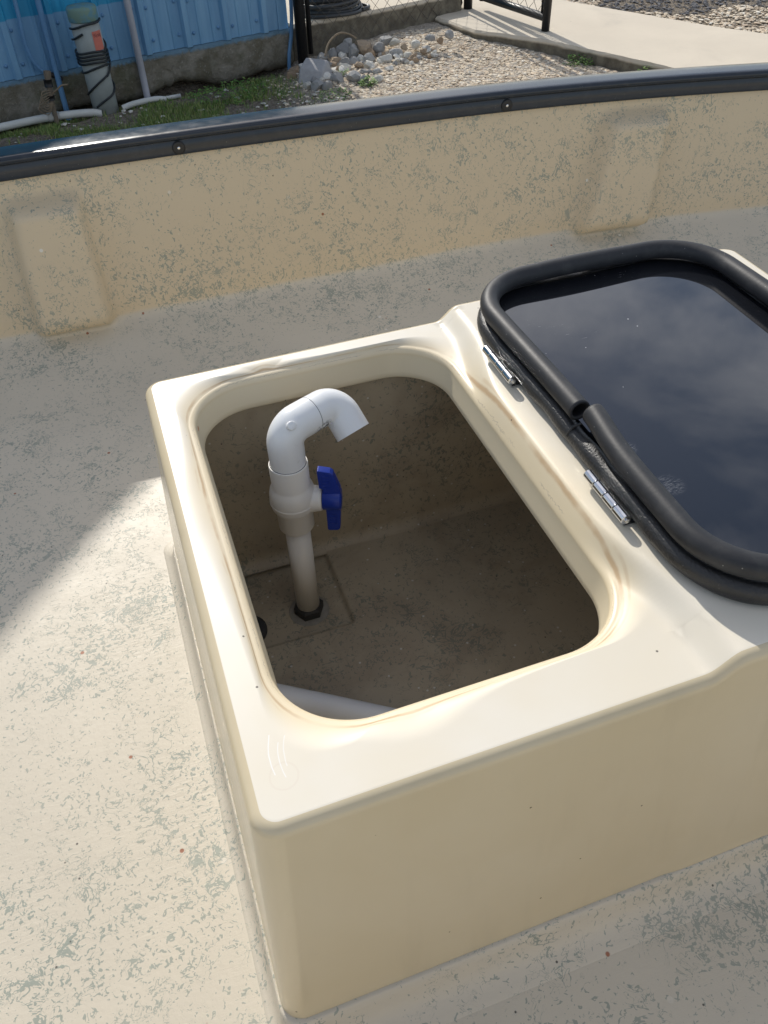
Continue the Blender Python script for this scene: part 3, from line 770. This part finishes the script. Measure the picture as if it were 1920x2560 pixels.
def blades(n, fpos, hmin, hmax, wd, mat, name, lean=.5, tone=None):
    V = []; F = []; T = []; c = 0
    for _ in range(n):
        x, y = fpos(); z = gz(x, y) - .004
        h = rng.uniform(hmin, hmax); a = rng.uniform(0, 6.28); b = rng.uniform(0, 6.28); l = h * lean * rng.random()
        ux, uy = math.cos(a) * wd * .5, math.sin(a) * wd * .5; lx, ly = math.cos(b) * l, math.sin(b) * l
        V += [(x - ux, y - uy, z), (x + ux, y + uy, z), (x + ux * .7 + lx * .4, y + uy * .7 + ly * .4, z + h * .6), (x - ux * .7 + lx * .4, y - uy * .7 + ly * .4, z + h * .6), (x + lx, y + ly, z + h)]
        F += [(c, c + 1, c + 2, c + 3), (c + 3, c + 2, c + 4)]; c += 5; T += [rng.random()] * 5
    return obj(name, V, F, mat, smooth=False, attrs={'tone': T})
pat = [(rng.uniform(-1.2, 1.4), rng.uniform(4.2, 5.7), rng.uniform(.10, .30)) for _ in range(60)]
def grasspos():
    while True:
        x = rng.uniform(-1.3, 1.42); y = rng.uniform(4.1, 5.95)
        q = math.sin(x * 6.3 + 1.3 * math.sin(y * 5)) * math.sin(y * 7.7 + x * 2.0) 
        dn = (x - 1.43) * .21 + (y - 6.15) * -.977
        if dn < .12 and rng.random() > .12: continue
        if x > .95 and rng.random() < (x - .95) / .45: continue
        if q < -.05 and rng.random() > .06: continue
        return x, y
tag(blades(34000, grasspos, .012, .045, .005, M_grass, 'grass', .9), kind='stuff')
def litpos():
    while True:
        x, y = rng.uniform(-1.0, 1.5), rng.uniform(4.5, 5.75); return x, y, gz(x, y) + .004
stones(260, litpos, .006, .020, M_rockwhite, 'shell_litter')
def plant(x, y, n, r, h, label, grp=None, big=.03):
    V = []; F = []; T = []; c = 0
    for _ in range(n):
        a = rng.uniform(0, 6.28); q = r * math.sqrt(rng.random()); px_, py_ = x + q * math.cos(a), y + q * math.sin(a)
        z = gz(px_, py_) + h * rng.random() * (1 - .6 * q / r); s_ = big * rng.uniform(.5, 1.0); b = rng.uniform(0, 6.28)
        d = np.array([math.cos(b), math.sin(b), rng.uniform(-.1, .6)]); d /= np.linalg.norm(d); e_ = np.cross(d, [0, 0, 1]); e_ /= np.linalg.norm(e_)
        p = np.array([px_, py_, z])
        V += [p, p + d * s_ * .5 + e_ * s_ * .32, p + d * s_, p + d * s_ * .5 - e_ * s_ * .32]; F.append((c, c + 1, c + 2, c + 3)); c += 4; T += [rng.random()] * 4
    tag(obj('weed', V, F, M_weed, smooth=False, loc=(x, y, gz(x, y)), attrs={'tone': T}), label, 'weed', grp)
x, y = pxg(918, 212, G + .02); plant(x, y, 130, .055, .06, 'bright green weed tuft in the white gravel beside the grey rubble')
x, y = pxg(1590, 160, G + .03); plant(x - .06, y - .20, 130, .06, .07, 'round bright weed clump under the walkway edge close to the boat rail')
x, y = pxg(1450, 136, G + .03); plant(x - .06, y - .12, 200, .10, .07, 'dark green weed patch along the broken edge of the walkway')
x, y = pxg(835, 236, G + .02); plant(x, y, 200, .11, .03, 'low olive weed patch on the dirt just above the boat rail', big=.022)
x, y = pxg(860, 172, G + .06); plant(x, y, 40, .04, .05, 'small yellowing weed among the rubble rocks')
x, y = pxg(560, 215, G + .0); plant(x, y - .12, 500, .26, .07, 'dense dark weeds growing against the shed foundation', big=.028)
x, y = pxg(105, 268, G - .03); plant(x, y - .02, 130, .07, .10, 'small leafy weed in the hollow left of the wooden stake')
for px, py, dx, lab in ((870, 75, .0, 'pale bent dry twig arching over the rubble at the fence foot'),):
    x, y = pxg(815, 108, -.5); 
    tag(obj('twig', *tube(smoothpath([(x - .03, y - .06, -.56), (x + .02, y, -.50), (x + .10, y + .03, -.46), (x + .17, y + .03, -.47), (x + .22, y + .02, -.5)]), .006, 6), M_twig, loc=(x, y, -.56)), lab, 'twig')

# ================================================================== BOAT
YC = .66; NEAR = .30      # unseen near side set further out to weaken bounce on the box front
def yoff(x): return -.12 * np.maximum(0, np.asarray(x, float) - .8) ** 2 - .05 * np.maximum(0, -.4 - np.asarray(x, float)) ** 2
RAILX = np.array([-3, -.6, -.2, .2, .65, 1.15, 1.64, 2.4, 3.6]); RAILZ = np.array([.33, .357, .366, .3725, .360, .340, .341, .34, .35])
def rail_z(x):
    xx = np.asarray(x, float); co = np.polyfit([-.9, -.2, .2, .65, 1.15, 1.64, 2.3], [.352, .3665, .370, .3605, .345, .340, .338], 4)
    return np.where((xx > -.9) & (xx < 2.3), np.polyval(co, np.clip(xx, -.9, 2.3)), np.interp(xx, [-3, -.9, 2.3, 3.6], [.33, np.polyval(co, -.9), np.polyval(co, 2.3), .34]))
boat = empty('boat', (.6, YC, G), 'cream open skiff interior with grey spatter paint and a black rub rail', 'boat')
xg = np.concatenate([np.linspace(-2.4, -.7, 18), np.arange(-.68, 2.0, .0125), np.linspace(2.05, 3.3, 14)])
# half section, from the centreline outwards: (y - YC, z)
half = [(0, 0), (.3, 0), (.6, 0), (.75, 0), (.85, .0005), (.92, .002), (.97, .007), (1.02, .016), (1.06, .027), (1.09, .038), (1.112, .048), (1.122, .0535), (1.1285, .060), (1.132, .068), (1.1345, .078), (1.137, .095)]
zw = np.linspace(.105, 1.0, 46)
sec = []
def section(x, sgn):
    zt = float(rail_z(x)) + .012
    P = list(half) + [(1.137 + (z_ - .095) * .31, z_) for z_ in (.105 + (zt - .105) * np.linspace(0, 1, 46))]
    return np.array(P)
def padmask(x, z):
    """two raised pads moulded in the side: returns 0..1"""
    xl = -.205 + (z - .295) * .06; xr = -.062 - (z - .28) * .02
    a = sstep(x, xl - .011, xl + .007) * sstep(-x, -xr - .011, -xr + .007) * sstep(-z, -.338, -.306) 
    xl2 = 1.124 + (z - .066) * .365; xr2 = 1.303 + (z - .043) * .236
    b = sstep(x, xl2 - .011, xl2 + .007) * sstep(-x, -xr2 - .011, -xr2 + .007) * sstep(-z, -.330, -.298)
    return np.maximum(a, b)
rows = []
for x in xg:
    S = section(x, 1); yo = float(yoff(x))
    wgt = sstep(S[:, 0], .5, 1.1)
    yy = YC + S[:, 0] + yo * wgt
    pm = padmask(np.full(len(S), x), S[:, 1]) * sstep(S[:, 1], .045, .085)
    yy = yy - .054 * pm
    far_ = np.stack([np.full(len(S), x), yy, S[:, 1] + 0 * pm], 1)
    near = np.stack([np.full(len(S), x), YC - NEAR - S[:, 0] - yo * wgt, S[:, 1]], 1)[1:][::-1]
    rows.append(np.concatenate([near, far_]))
obj('deck_liner', *grid(np.array(rows)), M_liner, boat)
# transoms closing the two ends, and the outer hull
V = []; F = []
for x in (xg[0], xg[-1]):
    S = section(x, 1); yo = float(yoff(x)); b0 = len(V); ya = YC - NEAR - S[-1, 0] - yo; yb = YC + S[-1, 0] + yo
    V += [(x, ya, -.02), (x, yb, -.02), (x, yb, S[-1, 1]), (x, ya, S[-1, 1])]; F.append((b0, b0 + 1, b0 + 2, b0 + 3))
for q_ in (0, 4): obj('transom', V[q_:q_ + 4], [(0, 1, 2, 3)], M_liner, boat, smooth=False)
rows = []
for x in xg[::4]:
    yo = float(yoff(x)); zt = float(rail_z(x)) + .03
    H = [(1.285 + yo, zt), (1.27 + yo, .1), (1.20 + yo, -.25), (.95 + yo, -.42), (0, G + .0)]
    pts = [(x, YC + a, z) for a, z in H] + [(x, YC - NEAR - a, z) for a, z in H[::-1]]
    rows.append(np.array(pts))
obj('hull', *grid(np.array(rows)), M_hull, boat)
# rub rail: profile (dy from inner wall top, dz from its lower edge)
RP = [(.004, .002), (-.004, .000), (-.0075, .002), (-.0085, .006), (-.0080, .0265), (-.0062, .0295), (-.0060, .0315), (-.0100, .0335), (-.0135, .0365), (-.0150, .0405), (-.0140, .0445), (-.0105, .0475), (-.005, .0490), (.004, .0492), (.03, .0490), (.055, .0480), (.062, .0465), (.066, .043), (.067, .037), (.066, .0), (.060, -.02)]
rails = {}
for sgn in (1, -1):
    rows = []
    for x in np.concatenate([xg[:18], xg[18:-14:2], xg[-14:]]):
        zb = float(rail_z(x)); yw = 1.137 + (zb - .095) * .31 + float(yoff(x))
        rows.append(np.array([(x, YC + sgn * (yw + dy) - (NEAR if sgn < 0 else 0), zb + dz) for dy, dz in RP]))
    rails[sgn] = obj('rub_rail', *grid(np.array(rows)), M_rub, boat)
def railpt(x, dz):
    zb = float(rail_z(x)); return np.array([x, YC + 1.137 + (zb - .095) * .31 + float(yoff(x)) - .0082, zb + dz])
for x in (.172, .952):
    p = railpt(x, .0165)
    s_ = obj('screw', *lathe([(.0140, 0), (.0140, .0022), (.011, .0032), (.0065, .0032)], p, (0, -1, .05), 20), M_blackplastic, rails[1])
    # bright recessed screw head
    me = s_.data; me.materials.append(M_steel)
    v2, f2 = lathe([(.0036, .0032), (.0036, .0042), (.0020, .0048)], p, (0, -1, .05), 12)
    obj('screw', v2, f2, M_steel, rails[1])

# ------------------------------------------------------------------ moulded box with the open hatch
T = .39
bxe = empty('livewell_box', (.45, .66, .004), 'cream moulded livewell box with one open hatch and one closed dark lid', 'livewell')
X0, X1, Y0, Y1 = -.020, .935, .313, 1.004
RE = .0125; RC = .026
OX0, OX1, OY0, OY1, ORR = .038, .390, .403, .957, .078
NS = dict(nc=24, nsx=190, nsy=84)
def O(off, z): 
    p = rrect(OX0 - off, OX1 + off, OY0 - off, OY1 + off, max(.01, ORR + off), **NS); return np.c_[p, np.full(len(p), z)]
def BS(off): return rrect(X0 - off, X1 + off, Y0 - off, Y1 + off, RC * .8, **NS)
def B(off): return rrect(X0 - off, X1 + off, Y0 - off, Y1 + off, max(.012, RC + off), **NS)
def ramp(p):
    """the right half stands 2 cm higher; its shoulder hugs the rim in the middle and swings out at both ends"""
    e = np.maximum(smooth5(p[:, 1], .74, .96), smooth5(-p[:, 1], -.56, -.34))
    top_ = .414 + .040 * e; wd = .022 + .020 * e
    return .021 * smooth5((p[:, 0] - (top_ - wd)) / wd, 0, 1)
loops = []; lip = []
def add(p, l): loops.append(p); lip.append(np.full(len(p), l) if np.isscalar(l) else l)
add(O(.030, T - .054), -.08); add(O(.006, T - .054), -.06); add(O(.0015, T - .0525), -.055); add(O(0, T - .050), -.05); add(O(.001, T - .042), -.04); add(O(.004, T - .028), -.02)
RLX, RLZ = .009, .009; DISH = .0065
for t in np.linspace(0, math.pi / 2, 12):
    q_ = O(.005 + RLX * (1 - math.cos(t)), T - DISH - RLZ + RLZ * math.sin(t)); q_[:, 2] += ramp(q_)
    add(q_, .002 + .02 * t / (math.pi / 2))
inn = O(.005 + RLX, T); outp = B(-RE)
NB = 210; DW = .036
for i in range(1, NB + 1):
    t = i / NB; p2 = inn[:, :2] * (1 - t) + outp * t
    d = np.linalg.norm(p2 - inn[:, :2], axis=1); dtot = np.linalg.norm(outp - inn[:, :2], axis=1)
    sag = -.0022 * np.exp(-(d / .02) ** 2) * 0
    z = T + ramp(p2) - DISH * np.clip(1 - d / np.minimum(DW, dtot), 0, 1) ** 2
    bead = 0
    add(np.c_[p2, z + bead], .022 + d)
for t in np.linspace(0, math.pi / 2, 12)[1:]:
    p2 = B(-RE + RE * math.sin(t)); add(np.c_[p2, T + ramp(p2) - RE * (1 - math.cos(t))], 1.0)
DRF = np.array([.58, 1.0])      # the end faces lean less than the long ones
for dz in np.linspace(0, 1, 24)[1:]:
    p2 = B(0); z0_ = T + ramp(p2) - RE; zz_ = z0_ + (.030 - z0_) * dz
    k = .115 * (z0_ - zz_); ctr = p2 - np.array([(X0 + X1) / 2, (Y0 + Y1) / 2])
    outd = B(1.0) - B(0); outd = outd
    # offset outward by per-vertex amount (draft of the mould), slightly hollow faces
    pk = p2 + (BS(.05) - BS(0)) / .05 * k[:, None] * DRF
    add(np.c_[pk, zz_], 1.0)
Vb_, Fb_ = rings(loops)
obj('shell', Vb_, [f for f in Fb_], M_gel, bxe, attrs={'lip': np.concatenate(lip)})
# upstand of the deck the box sits on
cl = []
kb = .115 * (T - RE - .03)
for off, z in ((-.003, .0335), (.0018, .0345), (.0045, .033), (.008, .024), (.012, .016), (.018, .009), (.026, .0042), (.036, .0018), (.044, .0006), (.050, -.002)):
    p2 = B(0) + (BS(.05) - BS(0)) / .05 * kb * DRF + (BS(.05) - BS(0)) / .05 * off * np.array([.45, 1.0]); cl.append(np.c_[p2, np.full(len(p2), z * 1.25)])
V, F = rings(cl)
obj('deck_curb', V, F, M_liner, boat)
# tank inside: walls, floor, square sump
TX0, TX1, TY0, TY1 = .006, .62, .355, .968; TZ = .012
def tk(off, z, r=.03):
    p = rrect(TX0 + off, TX1 - off, TY0 + off, TY1 - off, max(.006, r - off), 8, 40, 40); return np.c_[p, np.full(len(p), z)]
lo = [tk(0, T - .036), tk(0.0005, .2), tk(.001, TZ + .022)]
for t in np.linspace(0, math.pi / 2, 6)[1:]: lo.append(tk(.001 + .020 * (1 - math.cos(t)), TZ + .022 - .022 * math.sin(t)))
V, F = rings(lo)
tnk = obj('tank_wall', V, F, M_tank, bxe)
# floor as a grid with the sump pressed in
xf = np.linspace(TX0 + .015, TX1 - .015, 200); yf = np.linspace(TY0 + .015, TY1 - .015, 200)
Xf, Yf = np.meshgrid(xf, yf, indexing='ij')
sump = sstep(-Xf, -.203, -.196) * sstep(Yf, .788, .797) * sstep(-Yf, -.962, -.95)
Zf = TZ + .0005 - .0105 * sump * 1.0 + .0012 * np.sin(Xf * 23) * np.sin(Yf * 19) * .4
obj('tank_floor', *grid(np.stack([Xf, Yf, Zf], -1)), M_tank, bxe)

# ------------------------------------------------------------------ closed lid
lid = obj('hatch_lid', *tube(np.c_[rrect(.460, .826, .365, .965, .084, 14, 30, 40), np.full(4 * 14 + 140, .4205)], .0105, 12, closed=True), M_blackplastic, bxe)
LX0, LX1, LY0, LY1, LR = .4560, .829, .362, .969, .088
def lidpath(off=0.0, z=.45, wav=0.0, n=(20, 50, 70)):
    p = rrect(LX0 - off, LX1 + off, LY0 - off, LY1 + off, LR + off, *n)
    return np.c_[p, np.full(len(p), z)]
P = lidpath(.0050, .4250, n=(26, 90, 130)); ph = np.arange(len(P))
P[:, 2] += .0012 * np.sin(ph * .09) + .0006 * np.sin(ph * .23)
V, F = tube(P, (.0118 + .0005 * np.sin(ph * .31)), 16, closed=True, sy=1.12)
obj('edge_trim', V, F, M_trim, lid)
# bulb seal: one length whose two ends do not quite meet on the hinge side
P = lidpath(0, .4535, n=(26, 90, 130)); n = len(P)
i0 = int(np.argmin(np.hypot(P[:, 0] - LX0, P[:, 1] - .644)))
P = np.concatenate([P[i0:], P[:i0]])           # runs towards the camera first
P = P[2:-1]
k = np.arange(len(P)); wgt = np.exp(-(k / 16.0) ** 1.6); P[:, 0] += .0095 * wgt; P[:, 2] += .004 * wgt
P[:, 2] += .0012 * np.sin(k * .05)
obj('bulb_seal', *tube(P, .0134, 20, hollow=.72), M_hose, lid)
P2 = rrect(LX0 + .004, LX1 - .004, LY0 + .004, LY1 - .004, LR - .004, 20, 40, 40)
n2 = len(P2); V = np.concatenate([np.c_[P2, np.full(n2, .431)], np.c_[P2, np.full(n2, .437)]])
F = [tuple(range(n2))[::-1], tuple(range(n2, 2 * n2))] + [(i, (i + 1) % n2, n2 + (i + 1) % n2, n2 + i) for i in range(n2)]
obj('acrylic_pane', V, F, M_pane, lid, smooth=False)
# trim seam at the joint
obj('trim_joint', *tube([(.4475, .647, .4160), (.4405, .6465, .427), (.446, .646, .4385), (.456, .6455, .4405)], .0018, 8), M_hose, lid)
def hinge(y0, y1):
    x, z = .4310, .4245; ms = []; nk = 4; ln = (y1 - y0) / nk
    for i in range(nk):
        a, b = y0 + ln * i + .0007, y0 + ln * (i + 1) - .0007
        ms.append(lathe([(.0052, 0), (.0062, .0006), (.0062, b - a - .0006), (.0052, b - a)], (x, a, z), (0, 1, 0), 16))
    ms.append(lathe([(.003, 0), (.003, y1 - y0 + .002)], (x, y0 - .001, z), (0, 1, 0), 10))
    h = obj('hinge', *join(*ms), M_steel, bxe, auto=40)
    o = obj('hinge_leaf', *box(x + .001, x + .020, y0 + .004, y1 - .004, .4115, .4132), M_steel, h, smooth=False)
hinge(.772, .854); hinge(.499, .581)

# ------------------------------------------------------------------ standpipe with ball valve in the tank
px0, py0 = .1405, .8465
pv = empty('valve_pipe', (px0, py0, .002), 'white plastic pipe with ball valve and double elbow standing in the open tank', 'pipe')
A0 = np.array([px0, py0, 0.0])
obj('hex_nut', *lathe([(.0245, .003), (.0245, .016), (.021, .020)], A0, n=6), M_grimy, pv, smooth=False)
obj('flange', *lathe([(.033, .001), (.033, .0022), (.031, .0028), (.025, .0028)], A0, n=32), M_sump, pv)
obj('riser', *lathe([(.0184, .012), (.0184, .205)], A0, n=40), M_pvc_old, pv)
AV = A0 - np.array([0, 0, .005])
vb = obj('ball_valve', *lathe([(.0205, .204), (.0250, .2045), (.0258, .206), (.0260, .238), (.0285, .241), (.0312, .246), (.0326, .254), (.0330, .262), (.0322, .271), (.0302, .279), (.0278, .283), (.0268, .286), (.0270, .322), (.0265, .3235), (.0252, .3235), (.0250, .318)], AV, n=48), M_pvc_old, pv)
obj('parting_seam', *lathe([(.0322, .2548), (.03345, .2560), (.0334, .2572), (.0326, .2585)], AV, n=48), M_pvc_old, vb)
phi = R(22); D = np.array([math.cos(phi), -math.sin(phi), 0]); Q = np.array([math.sin(phi), math.cos(phi), 0]); VC = A0 + np.array([0, 0, .2520])
obj('valve_neck', *lathe([(.0215, .018), (.0195, .028), (.0180, .038), (.0172, .0415), (.0150, .0418)], VC, D, 32), M_pvc_old, vb)
hd = obj('handle', *lathe([(.0150, .0424), (.0162, .0432), (.0162, .066), (.0150, .0685), (.004, .0695)], VC, D, 32), M_blue_handle, vb)
def blade(sgn):
    # outline in (d, z) of one wing of the T handle
    o_ = [(.044, .010), (.0445, .022), (.0395, .024), (.0385, .0545), (.0395, .056), (.0560, .0530), (.0600, .0495), (.0685, .021), (.0690, .008)] if sgn > 0 else [(.046, -.010), (.0455, -.056), (.0470, -.0585), (.0605, -.0580), (.0640, -.0545), (.0665, -.022), (.0668, -.010)]
    n_ = len(o_); V = []
    for th in (-.0062, .0062):
        for d, z in o_: V.append(VC + D * d + Q * th + np.array([0, 0, z]))
    F = [tuple(range(n_)), tuple(range(n_, 2 * n_))[::-1]] + [(i, n_ + i, n_ + (i + 1) % n_, (i + 1) % n_) for i in range(n_)]
    return np.array(V), F
for sgn in (1, -1):
    bl = bevel(obj('handle_wing', *blade(sgn), M_blue_handle, vb, smooth=False), .0018, 3)
rb = []
for k in range(4):
    zc_ = .029 + .0058 * k
    rb.append(tube([VC + D * (.0435 + .0006 * k) - Q * .0064 + np.array([0, 0, zc_]), VC + D * (.054 + .0004 * k) - Q * .0064 + np.array([0, 0, zc_])], .0007, 6))
    rb.append(tube([VC + D * .050 - Q * .0064 + np.array([0, 0, -zc_ + .004]), VC + D * .060 - Q * .0064 + np.array([0, 0, -zc_ + .004])], .0007, 6))
obj('grip_ribs', *join(*rb), M_blue_handle, vb)
# elbows
c1 = np.array([px0, py0, .3745]); u = np.array([.915, .404, 0.0]); u /= np.linalg.norm(u); c2 = c1 + u * .0885
wv = np.array([.26, -.66, -.69]); wv /= np.linalg.norm(wv)
wv = wv - u * (wv @ u); wv /= np.linalg.norm(wv)
def elbow(a, c, b, r, rad=.024):
    da = (a - c) / np.linalg.norm(a - c); db = (b - c) / np.linalg.norm(b - c)
    P = [a]; ctr = c + (da + db) * rad
    for t in np.linspace(0, math.pi / 2, 14): P.append(ctr - db * rad * math.cos(t) - da * rad * math.sin(t))
    P.append(b); return np.array(P)
ER = .0248
jm = c1 + u * .0465
e1 = elbow(c1 - np.array([0, 0, .062]), c1, jm, ER)
el1 = obj('elbow', *tube(e1, np.r_[ER * .985, [ER] * (len(e1) - 1)], 40), M_pvc, pv, auto=50)
obj('joint_line', *tube([jm - u * .0004, jm + u * .0008], ER * .985, 40), M_gasket, pv, auto=40)
e2 = elbow(jm + u * .0009, c2, c2 + wv * .0500, ER)
e2P = e2
el2 = obj('elbow', *tube(e2, ER * 1.0, 40, hollow=.80), M_pvc, pv, auto=50)
obj('joint_line', *lathe([(.0250, .3170), (.0252, .3186)], A0, n=40), M_gasket, pv)
# moulding stub on the first elbow
nrm = np.array([-.45, -.55, .75]); nrm -= 0 * u
bdir = np.array([-u[1] * -1, 0, 0])
side = np.cross(u, [0, 0, 1]); side /= np.linalg.norm(side)
p = c1 + u * .004 + np.array([0, 0, .002])
ax_ = side * .80 + np.array([0, 0, .62]) - u * .12; ax_ /= np.linalg.norm(ax_)
obj('moulding_stub', *lathe([(.0062, ER - .006), (.0062, ER + .0006), (.0055, ER + .0014), (.001, ER + .0016)], p, ax_, 20), M_pvc, el1)
# milky pipe lying in the tank under the near rim
tag(obj('loose_pipe', *tube([(-.0 + .028, .695, .0335), (.110, .640, .0335), (.30, .510, .0335), (.42, .425, .0335)], .0205, 24), M_pvc_tube, loc=(.2, .57, .013)), 'milky white pipe lying on the tank floor under the near rim', 'pipe')
dr = empty('drain_fitting', (.036, .838, .002), 'dark round drain fitting at the left edge of the tank floor', 'drain')
obj('flange', *lathe([(.032, .001), (.032, .005), (.027, .008), (.024, .008)], (.036, .838, .001), n=28), M_grimy, dr)
obj('strainer', *lathe([(.021, .005), (.021, .016), (.016, .020), (.004, .020)], (.036, .838, .001), n=8), M_blackplastic, dr, smooth=False)
